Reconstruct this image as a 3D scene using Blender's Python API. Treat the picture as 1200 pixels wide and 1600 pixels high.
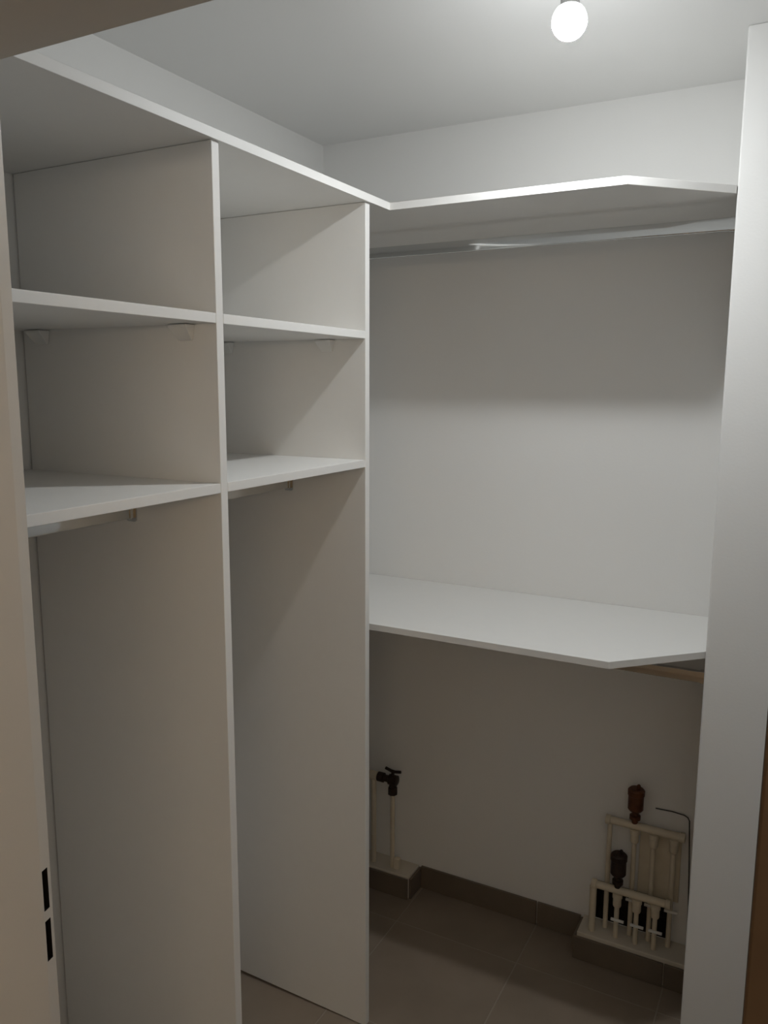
import bpy, bmesh, math
from mathutils import Vector, Matrix

# ------------------------------------------------------------------ scene reset
for o in list(bpy.data.objects):
    bpy.data.objects.remove(o, do_unlink=True)
sc = bpy.context.scene
COL = sc.collection

# ------------------------------------------------------------------ camera
CAM = Vector((1.4779, -2.3471, 1.7373))
yaw, pitch, roll, F_PX = math.radians(28.0184), math.radians(-8.9966), math.radians(0.2037), 1259.78
fwd = Vector((-math.sin(yaw) * math.cos(pitch), math.cos(yaw) * math.cos(pitch), math.sin(pitch)))
rgt = Vector((math.cos(yaw), math.sin(yaw), 0))
upv = rgt.cross(fwd)
r2 = rgt * math.cos(roll) + upv * math.sin(roll)
u2 = -rgt * math.sin(roll) + upv * math.cos(roll)
cd = bpy.data.cameras.new('camera')
cam = bpy.data.objects.new('camera', cd)
COL.objects.link(cam)
cam.matrix_world = Matrix(((r2.x, u2.x, -fwd.x, CAM.x), (r2.y, u2.y, -fwd.y, CAM.y), (r2.z, u2.z, -fwd.z, CAM.z), (0, 0, 0, 1)))
cd.sensor_fit = 'VERTICAL'
cd.sensor_height = 36.0
cd.sensor_width = 27.0
cd.lens = 36.0 * F_PX / 1600.0
cd.clip_start = 0.02
sc.camera = cam

# ------------------------------------------------------------------ world, exposure
w = bpy.data.worlds.new('world')
sc.world = w
w.use_nodes = True
w.node_tree.nodes['Background'].inputs[0].default_value = (0.0, 0.0, 0.0, 1)
w.node_tree.nodes['Background'].inputs[1].default_value = 0.0
vs = sc.view_settings
vs.view_transform = 'Standard'
vs.look = 'None'
vs.exposure = 0.38
vs.gamma = 1.0
vs.use_curve_mapping = False
BULB_STRENGTH = 690.0
HALL_FILL_STRENGTH = 15.0  # warm fill from the lamp added in the corridor
BULB = Vector((1.02, -0.765, 2.4005))

# ------------------------------------------------------------------ materials
def mat(name, col, rough=0.5, metal=0.0, spec=0.5, noise=None, bump=None, emit=None, coat=0.0):
    """noise = (scale, amount, second colour), bump = (scale, strength, distance)"""
    m = bpy.data.materials.new(name)
    m.use_nodes = True
    nt = m.node_tree
    b = nt.nodes['Principled BSDF']
    b.inputs['Base Color'].default_value = (*col, 1)
    b.inputs['Roughness'].default_value = rough
    b.inputs['Metallic'].default_value = metal
    b.inputs['Specular IOR Level'].default_value = spec
    b.inputs['Coat Weight'].default_value = coat
    tc = None
    if noise or bump:
        tc = nt.nodes.new('ShaderNodeTexCoord')
    if noise:
        n = nt.nodes.new('ShaderNodeTexNoise')
        n.inputs['Scale'].default_value = noise[0]
        n.inputs['Detail'].default_value = 6
        nt.links.new(tc.outputs['Object'], n.inputs['Vector'])
        mr = nt.nodes.new('ShaderNodeMapRange')
        mr.inputs['From Min'].default_value = 0.35
        mr.inputs['From Max'].default_value = 0.65
        mr.inputs['To Max'].default_value = noise[1]
        nt.links.new(n.outputs['Fac'], mr.inputs['Value'])
        mx = nt.nodes.new('ShaderNodeMix')
        mx.data_type = 'RGBA'
        mx.inputs['A'].default_value = (*col, 1)
        mx.inputs['B'].default_value = (*noise[2], 1)
        nt.links.new(mr.outputs['Result'], mx.inputs['Factor'])
        nt.links.new(mx.outputs['Result'], b.inputs['Base Color'])
    if bump:
        n = nt.nodes.new('ShaderNodeTexNoise')
        n.inputs['Scale'].default_value = bump[0]
        n.inputs['Detail'].default_value = 4
        nt.links.new(tc.outputs['Object'], n.inputs['Vector'])
        bp = nt.nodes.new('ShaderNodeBump')
        bp.inputs['Strength'].default_value = bump[1]
        bp.inputs['Distance'].default_value = bump[2]
        nt.links.new(n.outputs['Fac'], bp.inputs['Height'])
        nt.links.new(bp.outputs['Normal'], b.inputs['Normal'])
    if emit:
        b.inputs['Emission Color'].default_value = (*emit[0], 1)
        b.inputs['Emission Strength'].default_value = emit[1]
    return m

M = {}
M['wall'] = mat('white_wall_paint', (.88, .873, .855), .75, spec=.3, noise=(2.5, .5, (.865, .858, .84)), bump=(160, .12, .002))
M['ceiling'] = mat('white_ceiling_paint', (.88, .877, .865), .85, spec=.2, bump=(120, .1, .002))
M['melamine'] = mat('white_melamine', (.87, .86, .835), .38, spec=.5, noise=(30, .5, (.855, .845, .82)), bump=(400, .05, .0005))
M['edge'] = mat('white_edge_band', (.80, .79, .77), .5, spec=.4, bump=(300, .04, .0005))
M['tile'] = mat('taupe_floor_tile', (.31, .25, .195), .42, spec=.45, noise=(5, .8, (.26, .21, .162)), bump=(60, .1, .001))
M['skirting'] = mat('taupe_skirting_tile', (.19, .15, .112), .42, spec=.45, noise=(7, .8, (.155, .12, .09)), bump=(60, .1, .001))
M['grout'] = mat('light_grout', (.385, .33, .27), .9, spec=.2, bump=(300, .3, .001))
M['chrome'] = mat('chrome', (.66, .67, .67), .08, metal=1.0)
M['plastic'] = mat('white_plastic', (.80, .79, .76), .4)
M['frame'] = mat('cream_enamel_frame', (.60, .575, .535), .42, spec=.5, noise=(6, .5, (.57, .545, .505)), bump=(90, .06, .001))
M['casing'] = mat('brown_stained_casing', (.085, .055, .033), .5, noise=(14, .7, (.065, .04, .024)), bump=(80, .2, .001))
M['corridor'] = mat('tan_corridor_paint', (.68, .585, .465), .8, spec=.2, bump=(120, .1, .002))
M['cavity'] = mat('raw_dark_masonry', (.06, .045, .035), .95, spec=.1, noise=(20, .8, (.03, .024, .02)), bump=(40, .6, .006))
M['slot'] = mat('dark_slot_interior', (.012, .010, .009), .9, spec=.1)
M['pipe'] = mat('cream_painted_pipe', (.74, .66, .52), .5, noise=(25, .6, (.66, .57, .43)), bump=(120, .15, .001))
M['ledge'] = mat('cream_painted_plaster', (.72, .66, .56), .75, noise=(10, .6, (.64, .575, .475)), bump=(60, .3, .002))
M['brass'] = mat('aged_brown_brass', (.17, .065, .03), .45, metal=.55, noise=(30, .8, (.09, .035, .02)))
M['valve'] = mat('dark_oxidised_valve', (.05, .028, .020), .5, metal=.4, noise=(30, .8, (.025, .018, .014)))
M['cable'] = mat('black_cable', (.025, .02, .018), .6)
M['socket'] = mat('grey_lamp_socket', (.45, .445, .43), .6, spec=.2)
LED = (.95, .985, 1.0)
M['bulb'] = mat('lit_frosted_bulb', (.9, .9, .9), .4, emit=(LED, BULB_STRENGTH))
M['bulb_side'] = mat('lit_frosted_bulb_side', (.9, .9, .9), .4, emit=(LED, BULB_STRENGTH * .19))
M['bulb_shoulder'] = mat('lit_frosted_bulb_shoulder', (.9, .9, .9), .4, emit=(LED, BULB_STRENGTH * .004))

# ------------------------------------------------------------------ mesh helpers
def link(name, bm, m, parent=None, smooth=False):
    me = bpy.data.meshes.new(name)
    bmesh.ops.recalc_face_normals(bm, faces=bm.faces)
    bm.to_mesh(me)
    bm.free()
    for mm in (m if isinstance(m, (list, tuple)) else [m]):
        me.materials.append(M[mm])
    if smooth:
        for p in me.polygons:
            p.use_smooth = True
        me.set_sharp_from_angle(angle=math.radians(35))
    o = bpy.data.objects.new(name, me)
    COL.objects.link(o)
    if parent:
        o.parent = parent
        o.matrix_parent_inverse = Matrix.Translation(-parent.location)
    return o

def empty(name, loc):
    o = bpy.data.objects.new(name, None)
    o.empty_display_size = .05
    o.location = loc
    COL.objects.link(o)
    return o

def tag(o, label, cat, group=None):
    o['label'] = label
    o['category'] = cat
    if group:
        o['group'] = group
    return o

def struct(o, label=None):
    o['kind'] = 'structure'
    if label:
        o['label'] = label
    return o

def box(bm, x0, x1, y0, y1, z0, z1, bevel=0.0):
    r = bmesh.ops.create_cube(bm, size=1, matrix=Matrix.Translation(((x0 + x1) / 2, (y0 + y1) / 2, (z0 + z1) / 2)) @ Matrix.Diagonal((x1 - x0, y1 - y0, z1 - z0, 1)))
    if bevel:
        es = {e for v in r['verts'] for e in v.link_edges}
        bmesh.ops.bevel(bm, geom=list(es), offset=bevel, segments=2, profile=.5, affect='EDGES')
    return bm

def B(*a, **k):
    return box(bmesh.new(), *a, **k)

def prism(pts, z0, z1, bevel=0.0):
    bm = bmesh.new()
    lo = [bm.verts.new((x, y, z0)) for x, y in pts]
    hi = [bm.verts.new((x, y, z1)) for x, y in pts]
    n = len(pts)
    bm.faces.new(lo)
    bm.faces.new(hi)
    for i in range(n):
        bm.faces.new((lo[i], lo[(i + 1) % n], hi[(i + 1) % n], hi[i]))
    if bevel:
        bmesh.ops.bevel(bm, geom=list(bm.edges), offset=bevel, segments=2, profile=.5, affect='EDGES')
    return bm

def sweep(bm, pts, r, seg=12, caps=True):
    """round tube through a list of points"""
    pts = [Vector(p) for p in pts]
    rings = []
    for i, p in enumerate(pts):
        a = pts[max(i - 1, 0)]
        b = pts[min(i + 1, len(pts) - 1)]
        t = (b - a).normalized()
        h = Vector((0, 0, 1)) if abs(t.z) < .9 else Vector((0, 1, 0))
        s = t.cross(h).normalized()
        q = s.cross(t)
        rings.append([bm.verts.new(p + (s * math.cos(2 * math.pi * k / seg) + q * math.sin(2 * math.pi * k / seg)) * r) for k in range(seg)])
    for a, b in zip(rings, rings[1:]):
        for k in range(seg):
            bm.faces.new((a[k], a[(k + 1) % seg], b[(k + 1) % seg], b[k]))
    if caps:
        bm.faces.new(rings[0])
        bm.faces.new(rings[-1])
    return bm

def lathe(prof, base, seg=24, axis='z'):
    """prof = [(radius, height)], turned round an axis through base"""
    bm = bmesh.new()
    base = Vector(base)
    rings = []
    for r, h in prof:
        ring = []
        for k in range(seg if r > 1e-6 else 1):
            a = 2 * math.pi * k / seg
            v = Vector((r * math.cos(a), r * math.sin(a), h))
            if axis == 'x':
                v = Vector((v.z, v.x, v.y))
            elif axis == 'y':
                v = Vector((v.x, v.z, v.y))
            ring.append(bm.verts.new(base + v))
        rings.append(ring)
    for a, b in zip(rings, rings[1:]):
        for k in range(seg):
            k2 = (k + 1) % seg
            if len(a) == 1 and len(b) == 1:
                continue
            if len(a) == 1:
                bm.faces.new((a[0], b[k], b[k2]))
            elif len(b) == 1:
                bm.faces.new((a[k], a[k2], b[0]))
            else:
                bm.faces.new((a[k], a[k2], b[k2], b[k]))
    if len(rings[0]) > 1:
        bm.faces.new(rings[0])
    if len(rings[-1]) > 1:
        bm.faces.new(rings[-1])
    return bm

def sheet_with_pockets(O, U, V, us, vs_, holes, depth):
    """flat sheet O + u*U + v*V cut at us / vs_, with pockets sunk against U x V; pocket faces take slot 1"""
    bm = bmesh.new()
    O, U, V = Vector(O), Vector(U), Vector(V)
    N = U.cross(V).normalized() * -depth
    vv = {}
    def P(i, j):
        if (i, j) not in vv:
            vv[(i, j)] = bm.verts.new(O + U * us[i] + V * vs_[j])
        return vv[(i, j)]
    for i in range(len(us) - 1):
        for j in range(len(vs_) - 1):
            q = [P(i, j), P(i + 1, j), P(i + 1, j + 1), P(i, j + 1)]
            if (i, j) in holes:
                d = [bm.verts.new(v.co + N) for v in q]
                fs = [bm.faces.new(d)]
                for k in range(4):
                    fs.append(bm.faces.new((q[k], q[(k + 1) % 4], d[(k + 1) % 4], d[k])))
                for f in fs:
                    f.material_index = 1
            else:
                bm.faces.new(q)
    return bm

# ------------------------------------------------------------------ measures of the place (metres; back wall y=0, left wall x=0)
H = 2.50
W = 1.286                      # right side of the recess that holds the back shelves
Y_RET = -0.332                 # face of the wall return on the right
X_R = 1.78                     # right wall of the closet
Y_FI, Y_FO = -1.748, -1.862    # front wall with the doorway, inner and outer face
JX0, JX1, Z_LIN = 0.708, 1.467, 2.065
D = 0.5165                     # depth of the left unit
yM, yF, tp, t = -1.1826, -0.6373, 0.0199, 0.0178
zT, zM, zL, zB = 2.1562, 1.8447, 1.5374, 1.0822
CX0, CX1, CY0 = -0.45, 2.85, -3.25   # corridor

# ------------------------------------------------------------------ structure
TH = .10
# floor: grout bed with tiles on it
floor = struct(link('floor', B(CX0 - TH, CX1 + TH, CY0 - TH, TH, -.06, -.0009), 'grout'), 'taupe tiled floor with pale grout joints')
TS, J = .41, .003
tile_me = {}
def tile(x0, x1, y0, y1):
    key = (round(x1 - x0, 4), round(y1 - y0, 4))
    if key not in tile_me:
        bm = B(-key[0] / 2, key[0] / 2, -key[1] / 2, key[1] / 2, -.008, 0, bevel=.0012)
        o = link('tile', bm, 'tile')
        tile_me[key] = o.data
    else:
        o = bpy.data.objects.new('tile', tile_me[key])
        COL.objects.link(o)
    o.location = ((x0 + x1) / 2, (y0 + y1) / 2, 0)
    o.parent = floor
xs = [CX0]
k = -2
while .39 + TS * k < CX1 - .02:
    if .39 + TS * k > CX0 + .02:
        xs.append(.39 + TS * k)
    k += 1
xs.append(CX1)
ys = [0.0]
k = 0
while -.205 - TS * k > CY0 + .02:
    ys.append(-.205 - TS * k)
    k += 1
ys.append(CY0)
for a, b in zip(xs, xs[1:]):
    for c, d in zip(ys, ys[1:]):
        tile(a + J / 2, b - J / 2, d + J / 2, c - J / 2)

struct(link('ceiling', B(CX0 - TH, CX1 + TH, CY0 - TH, TH, H, H + .1), 'ceiling'), 'white painted ceiling')
struct(link('wall_left', B(-TH, 0, Y_FI, 0, -.003, H), 'wall'), 'white left wall behind the shelving unit')
# back wall with the dark opening behind the pipes
us = [0, .985 + TH, 1.20 + TH, X_R + 2 * TH]
zs = [0, .088, .215, H]
bm = sheet_with_pockets((-TH, 0, 0), (1, 0, 0), (0, 0, 1), us, zs, {(1, 1)}, .085)
box(bm, -TH, X_R + TH, .09, .11, 0, H)
struct(link('wall_back', bm, ('wall', 'cavity')), 'white back wall')
struct(link('wall_return', B(W, X_R, Y_RET, -.0005, -.003, H, bevel=.004), 'wall'), 'white wall return at the right end of the shelves')
struct(link('wall_right', B(X_R, X_R + TH, Y_FI, 0, -.003, H), 'wall'), 'white right wall of the closet')
# front wall with the doorway
JW = .05
bm = bmesh.new()
box(bm, -TH, JX0 - JW, Y_FO + .002, Y_FI, -.003, H)
box(bm, JX1 + JW, X_R + TH, Y_FO + .002, Y_FI, -.003, H)
box(bm, JX0 - JW, JX1 + JW, Y_FO + .002, Y_FI, Z_LIN + JW, H)
struct(link('wall_front', bm, 'wall'), 'wall with the doorway between corridor and closet')
# corridor shell
bm = bmesh.new()
box(bm, CX0 - TH, -TH, Y_FO - .001, Y_FI, -.003, H)
box(bm, X_R + TH, CX1 + TH, Y_FO - .001, Y_FI, -.003, H)
box(bm, CX0, JX0 - JW - .045, Y_FO - .008, Y_FO + .002, -.003, H)
box(bm, JX1 + JW + .045, CX1, Y_FO - .008, Y_FO + .002, -.003, H)
box(bm, JX0 - JW - .045, JX1 + JW + .045, Y_FO - .008, Y_FO + .002, Z_LIN + JW + .045, H)
struct(link('wall_corridor_front', bm, 'corridor'), 'tan corridor wall around the doorway')
struct(link('wall_corridor_back', B(CX0, CX1, CY0 - TH, CY0, -.003, H), 'corridor'))
struct(link('wall_corridor_left', B(CX0 - TH, CX0, CY0 - TH, Y_FO, -.003, H), 'corridor'))
struct(link('wall_corridor_right', B(CX1, CX1 + TH, CY0 - TH, Y_FO, -.003, H), 'corridor'))

# door frame: enamelled jambs and header, strike slots in the left jamb
door = struct(empty('door_1', (JX0, Y_FO, 0)), 'cream enamelled door frame with brown casing')
YS = -1.7635                                     # where the bevelled strike strip begins
jl = link('jamb', prism([(JX0 - JW, Y_FI + .001), (JX0 - .014, Y_FI + .001), (JX0 - .014, YS), (JX0, YS), (JX0, Y_FO - .012), (JX0 - JW, Y_FO - .012)], 0, Z_LIN), 'frame', door)
zc = [0, 1.045, 1.098, 1.1115, 1.164, Z_LIN]
U = Vector((-.0040, Y_FI + .001 - YS, 0))
strip = sheet_with_pockets((JX0, YS, 0), U, (0, 0, 1), [0, .12, .70, 1], zc, {(1, 1), (1, 3)}, .011)
e = U + Vector((JX0, YS, 0))
q = [strip.verts.new(v) for v in ((e.x, e.y, 0), (JX0 - .0135, e.y, 0), (JX0 - .0135, e.y, Z_LIN), (e.x, e.y, Z_LIN))]
strip.faces.new(q)
sp = link('strike_strip', strip, ('frame', 'slot'), jl)
sp['label'] = 'bevelled edge strip with two dark latch slots'
link('jamb', prism([(JX1, Y_FO - .012), (JX1 + JW, Y_FO - .012), (JX1 + JW, Y_FI + .001), (JX1, Y_FI + .001)], 0, Z_LIN, bevel=.001), 'frame', door)
link('header', B(JX0 - JW, JX1 + JW, Y_FO - .012, Y_FI + .001, Z_LIN, Z_LIN + JW, bevel=.001), 'frame', door)
for x0, x1, z0, z1 in ((JX0 - JW - .045, JX0, 0, Z_LIN), (JX1, JX1 + JW + .045, 0, Z_LIN), (JX0 - JW - .045, JX1 + JW + .045, Z_LIN, Z_LIN + JW + .045)):
    link('casing', B(x0, x1, Y_FO - .028, Y_FO - .0125, z0, z1, bevel=.002), 'casing', door)['label'] = 'brown casing board'

# plinth ledges under the pipes and tile skirting
def ledge(name, x0, x1, y0, h, label):
    o = struct(link(name, B(x0, x1, y0, -.0005, 0, h, bevel=.003), 'ledge'), label)
    return o
def skirt(parent, name, segs):
    for x0, x1, y0, y1, z0, z1 in segs:
        link('skirting_tile', B(x0, x1, y0, y1, z0, z1, bevel=.0015), 'skirting', parent)
HL, HR, HS = .080, .087, .0815
LX, LY, RX, RY = .374, -.086, .952, -.094
l1 = ledge('wall_ledge_left', .001, LX, LY, HL, 'low cream plaster ledge under the left pipes')
skirt(l1, '', [(.001, .20, LY - .0095, LY - .0005, .001, HL - .006), (.203, LX - .001, LY - .0095, LY - .0005, .001, HL - .006), (LX + .0005, LX + .0095, LY + .001, -.0005, .001, HL - .006)])
l2 = ledge('wall_ledge_right', RX, W - .001, RY, HR, 'low cream plaster ledge under the right pipes')
skirt(l2, '', [(RX - .009, 1.207, RY - .0095, RY - .0005, .001, HR - .012), (1.21, W - .001, RY - .0095, RY - .0005, .001, HR - .012), (RX - .0095, RX - .0005, RY, -.0005, .001, HR - .012)])
bb = struct(empty('baseboard_back', (.66, -.005, 0)), 'taupe tile skirting along the back wall')
skirt(bb, '', [(LX + .010, .798, -.0095, -.0005, .001, HS), (.8015, RX - .010, -.0095, -.0005, .001, HS)])
bb = struct(empty('baseboard_right', (1.5, Y_RET, 0)), 'taupe tile skirting on the wall return')
skirt(bb, '', [(W + .001, 1.615, Y_RET - .0095, Y_RET - .0005, .001, HS), (1.618, X_R - .001, Y_RET - .0095, Y_RET - .0005, .001, HS)])

# ------------------------------------------------------------------ left shelving unit
unit = tag(empty('shelving_unit', (.25, -1.19, 0)), 'tall white open shelving unit with two bays along the left wall', 'shelving unit')
bv = .0008
def panel(y0, y1, gap):
    bm = bmesh.new()
    vsx = [bm.verts.new(c) for c in ((.004, y0, gap), (D, y0, .001), (D, y1, .001), (.004, y1, gap), (.004, y0, zT - .0006), (D, y0, zT - .0006), (D, y1, zT - .0006), (.004, y1, zT - .0006))]
    for f in ((0, 1, 2, 3), (4, 5, 6, 7), (0, 1, 5, 4), (1, 2, 6, 5), (2, 3, 7, 6), (3, 0, 4, 7)):
        fc = bm.faces.new([vsx[i] for i in f])
        if f == (1, 2, 6, 5):
            fc.material_index = 1
    bmesh.ops.bevel(bm, geom=list(bm.edges), offset=bv, segments=1, affect='EDGES')
    return link('partition_panel', bm, ('melamine', 'edge'), unit)
panel(yM, yM + tp, .004)
panel(yF, yF + tp, .012)
panel(Y_FI + .002, Y_FI + .002 + tp, .004)

def edge_front(o, axis, sign):
    for p in o.data.polygons:
        if p.normal[axis] * sign > .9:
            p.material_index = 1
def shelf(y0, y1, z, xf):
    o = link('shelf', B(.003, xf, y0, y1, z, z + t, bevel=bv), ('melamine', 'edge'), unit)
    edge_front(o, 0, 1)
    return o
g = .0006
yA = Y_FI + .002 + tp
sM1 = shelf(yA + g, yM - g, zM, D)
sM2 = shelf(yM + tp + g, yF - g, zM, D)
sL1 = shelf(yA + g, yM - g, zL, D)
sL2 = shelf(yM + tp + g, yF - g, zL, D)

def bracket(parent, x, y, z):
    """white plastic corner wedge under a shelf, against a panel whose front face is at y"""
    bm = bmesh.new()
    wd, dp, ht = .044, .026, .028
    a = [bm.verts.new((x + s, y - .0003 + dy, z - .0012 + dz)) for s, (dy, dz) in
         [(0, (0, 0)), (0, (-dp, 0)), (0, (-dp, -.004)), (.006, (-.004, -ht)), (.006, (0, -ht))]]
    b = [bm.verts.new((x + s, y - .0003 + dy, z - .0012 + dz)) for s, (dy, dz) in
         [(wd, (0, 0)), (wd, (-dp, 0)), (wd, (-dp, -.004)), (wd - .006, (-.004, -ht)), (wd - .006, (0, -ht))]]
    bm.faces.new(a)
    bm.faces.new(b)
    for i in range(5):
        bm.faces.new((a[i], a[(i + 1) % 5], b[(i + 1) % 5], b[i]))
    bmesh.ops.bevel(bm, geom=list(bm.edges), offset=.001, segments=1, affect='EDGES')
    return link('corner_bracket', bm, 'plastic', parent)
bracket(sM1, .040, yM, zM)
bracket(sM1, .424, yM, zM)
bracket(sM2, .080, yF, zM)
bracket(sM2, .388, yF, zM)

# ------------------------------------------------------------------ back shelves
top = link('corner_shelf', prism([(.001, Y_FI + .002), (.5227, Y_FI + .002), (.5227, -.5284), (1.0875, -.5284), (W - .001, -.3345), (W - .001, -.001), (.001, -.001)], zT, zT + t, bevel=bv), ('melamine', 'edge'))
low = link('wall_shelf', prism([(.001, -.5096), (1.0954, -.5096), (W - .001, -.3215), (W - .001, -.001), (.001, -.001)], zB, zB + t, bevel=bv), ('melamine', 'edge'))
for o in (top, low):
    for p in o.data.polygons:
        if abs(p.normal.z) < .2:
            p.material_index = 1
tag(top, 'white L-shaped top shelf with a clipped corner, running over the shelving unit', 'shelf')
tag(low, 'white lower shelf with a clipped corner against the back wall', 'shelf')

# ------------------------------------------------------------------ hanging rods (flat-oval chrome tube in end sockets)
def oval(bm, a, b, wd, ht, seg=8):
    a, b = Vector(a), Vector(b)
    tdir = (b - a).normalized()
    side = tdir.cross(Vector((0, 0, 1))).normalized()
    r = wd * .20
    prof = []
    for sx, sz, a0 in ((1, 1, 0), (-1, 1, 90), (-1, -1, 180), (1, -1, 270)):
        for k in range(seg + 1):
            an = math.radians(a0 + 90 * k / seg)
            prof.append((sx * (wd / 2 - r) + r * math.cos(an), sz * (ht / 2 - r) + r * math.sin(an)))
    ra = [bm.verts.new(a + side * x + Vector((0, 0, z))) for x, z in prof]
    rb = [bm.verts.new(b + side * x + Vector((0, 0, z))) for x, z in prof]
    n = len(prof)
    bm.faces.new(ra)
    bm.faces.new(rb)
    for i in range(n):
        bm.faces.new((ra[i], ra[(i + 1) % n], rb[(i + 1) % n], rb[i]))
    return bm
def rod(a, b, label):
    a, b = Vector(a), Vector(b)
    d = (b - a).normalized()
    root = tag(empty('hanging_rod', (a + b) / 2), label, 'clothes rod', 'chrome hanging rods')
    link('tube', oval(bmesh.new(), a + d * .001, b - d * .001, .015, .030), 'chrome', root, smooth=True)
    for p, s in ((a, 1), (b, -1)):
        bm = oval(bmesh.new(), p + d * s * .0004, p + d * s * .003, .026, .044)
        oval(bm, p + d * s * .003, p + d * s * .014, .0185, .0335)
        link('end_socket', bm, 'chrome', root, smooth=True)
    return root
rod((.0, -.27, 2.1025), (W, -.27, 2.1025), 'long chrome clothes rod under the top shelf along the back wall')
rod((.0, -.27, 1.017), (W, -.27, 1.017), 'chrome clothes rod mostly hidden under the lower back shelf')
rod((.29, yA, 1.488), (.29, yM, 1.488), 'short chrome clothes rod in the near bay of the shelving unit')
rod((.29, yM + tp, 1.488), (.29, yF, 1.488), 'short chrome clothes rod in the far bay of the shelving unit')

# ------------------------------------------------------------------ ceiling bulb
R = .0325
lamp = tag(empty('ceiling_bulb', (BULB.x, BULB.y, H)), 'bare lit white bulb in a grey socket hanging from the ceiling', 'light bulb')
prof = [(0, -R)]
for k in range(1, 14):
    a = -math.pi / 2 + math.radians(135) * k / 13
    prof.append((R * math.cos(a), R * math.sin(a)))
prof += [(.0170, .0265)]
# LED bulb: the underside of the diffuser is brightest, the shoulder above the driver dimmest
bulb = link('bulb', lathe(prof, BULB, 28), ('bulb', 'bulb_side', 'bulb_shoulder'), lamp, smooth=True)
for p in bulb.data.polygons:
    p.material_index = 0 if p.normal.z < -.72 else (1 if p.normal.z < -.05 else 2)
link('socket', lathe([(.0165, .0245), (.0175, .0255), (.0175, .062), (.017, .070), (.010, .078), (.004, .082)], BULB, 24), 'socket', lamp, smooth=True)
link('wire', sweep(bmesh.new(), [BULB + Vector((0, 0, .080)), (BULB.x, BULB.y, H - .006)], .003, 8), 'socket', lamp)
link('ceiling_cup', lathe([(.004, -.014), (.02, -.010), (.024, -.0005)], (BULB.x, BULB.y, H), 24), 'socket', lamp, smooth=True)

# ------------------------------------------------------------------ heating pipework
def vent(parent, x, y, z, m='brass'):
    v = link('air_vent', lathe([(.009, 0), (.009, .012), (.016, .013), (.016, .024), (.010, .026), (.010, .034), (.018, .040), (.0225, .046), (.0225, .088), (.0245, .090), (.0245, .104), (.020, .109), (.006, .110)], (x, y, z), 20), m, parent, smooth=True)
    link('vent_cap', lathe([(.005, .1098), (.0055, .1105), (.0055, .120), (.003, .123)], (x + .006, y, z), 12), m, v, smooth=True)
    return v
def manifold(x0, x1, zc, y, outs, end_x, end_r, vx, zbot, bar_z, label, m_v):
    root = tag(empty('heating_manifold', ((x0 + x1) / 2, y, zbot)), label, 'pipe manifold')
    hd = link('header_pipe', lathe([(.010, 0), (.0145, .001), (.0145, .014), (.0115, .016), (.0115, x1 - x0 - .016), (.0145, x1 - x0 - .014), (.0145, x1 - x0 - .001), (.010, x1 - x0)], (x0, y, zc), 18, 'x'), 'pipe', root, smooth=True)
    for x in outs:
        ob = link('outlet', lathe([(.008, -.055), (.011, -.052), (.0125, -.048), (.0125, -.026), (.0145, -.024), (.0145, -.011), (.011, -.010)], (x, y, zc), 14), 'pipe', root, smooth=True)
        link('pipe', sweep(bmesh.new(), [(x, y, zc - .053), (x, y, zbot)], .0072, 10), 'pipe', root, smooth=True)
        link('pipe_clip', lathe([(.004, -.019), (.0045, -.0185), (.0045, .0185), (.004, .019)], (x + .004, y - .006, bar_z), 8, 'x'), 'plastic', root, smooth=True)
    link('feed_pipe', sweep(bmesh.new(), [(end_x, y, zc - .008), (end_x, y, zbot)], end_r, 12), 'pipe', root, smooth=True)
    vent(root, vx, y, zc + .009, m_v)
    return root
manifold(1.010, 1.238, .444, -.034, (1.0965, 1.151, 1.208), 1.0235, .0075, 1.0945, .088, .205, 'upper cream-painted heating manifold with a brown air vent on top', 'brass')
manifold(.984, 1.214, .243, -.066, (1.062, 1.119, 1.172), .990, .0105, 1.0605, .088, .148, 'lower cream-painted heating manifold standing on the right ledge', 'valve')
up = [o for o in bpy.data.objects if o.name.startswith('heating_manifold')][0]
link('mounting_plate', B(1.108, 1.226, -.006, -.0008, .218, .418, bevel=.001), 'pipe', up)
cb = tag(link('cable', sweep(bmesh.new(), [(1.147, -.004, .499), (1.194, -.004, .501), (1.228, -.004, .498), (1.238, -.004, .493), (1.2425, -.004, .484), (1.247, -.004, .40), (1.254, -.004, .25), (1.258, -.004, .12), (1.262, -.012, .095), (1.266, -.03, .091)], .0017, 8), 'cable', smooth=True),
         'thin dark cable running along the wall beside the upper manifold', 'cable')

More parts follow.
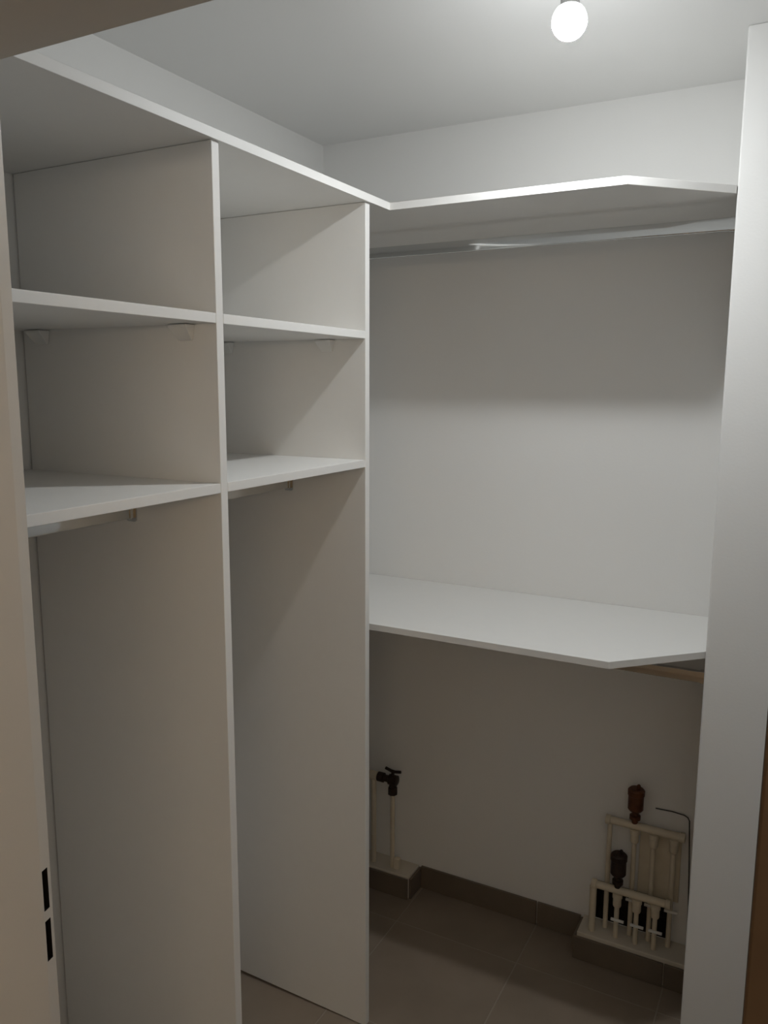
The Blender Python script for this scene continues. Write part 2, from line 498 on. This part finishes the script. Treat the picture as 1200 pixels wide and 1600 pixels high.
root = tag(empty('radiator_valve_pipes', (.25, -.055, HL)), 'cream pipes with a dark valve beside the white shelving panel', 'pipework')
y = -.055
link('header_pipe', lathe([(.012, .001), (.012, .205), (.0155, .207), (.0155, .238), (.010, .240)], (0, y, .402), 18, 'x'), 'pipe', root, smooth=True)
link('pipe', sweep(bmesh.new(), [(.222, y, .395), (.222, y, HL)], .0095, 12), 'pipe', root, smooth=True)
link('pipe', sweep(bmesh.new(), [(.296, y, .36), (.296, y, HL)], .0075, 12), 'pipe', root, smooth=True)
link('pipe_clip', B(.305, .325, y - .01, y + .01, HL, HL + .038, bevel=.003), 'pipe', root)
vb = link('valve', lathe([(.010, .239), (.0165, .240), (.0165, .262), (.012, .264), (.012, .280), (.018, .283), (.018, .312), (.010, .316)], (0, y, .402), 16, 'x'), 'valve', root, smooth=True)
link('union_nut', lathe([(.010, .350), (.0165, .351), (.0165, .374), (.0135, .376), (.0135, .390)], (.296, y, 0), 8), 'valve', vb)
bm = sweep(bmesh.new(), [(.296, y, .415), (.296, y, .432)], .006, 8)
sweep(bm, [(.268, y, .440), (.290, y, .434), (.305, y, .433), (.326, y, .437)], .0052, 8)
link('lever', bm, 'valve', vb, smooth=True)

# ------------------------------------------------------------------ unseen tube lamp added behind the viewer, warm fill through the doorway
lx, lz, hl = 1.95, 1.90, .60
M['hall_fill'] = mat('fill_opal_tube', (.9, .88, .84), .4, emit=((1.0, .83, .62), HALL_FILL_STRENGTH))
hall_fill = tag(empty('corridor_fill_lamp', (lx, CY0, lz)), 'added unseen tube lamp on the corridor wall, warm fill through the doorway', 'fill lamp')
link('back_plate', B(lx - hl, lx + hl, CY0 + .0005, CY0 + .03, lz - .03, lz + .03, bevel=.004), 'socket', hall_fill)
link('tube', sweep(bmesh.new(), [(lx - hl + .03, CY0 + .075, lz), (lx + hl - .03, CY0 + .075, lz)], .03, 14), 'hall_fill', hall_fill, smooth=True)
for sx in (-1, 1):
    link('tube_holder', B(lx + sx * (hl - .015) - .014, lx + sx * (hl - .015) + .014, CY0 + .028, CY0 + .11, lz - .035, lz + .035, bevel=.004), 'socket', hall_fill)
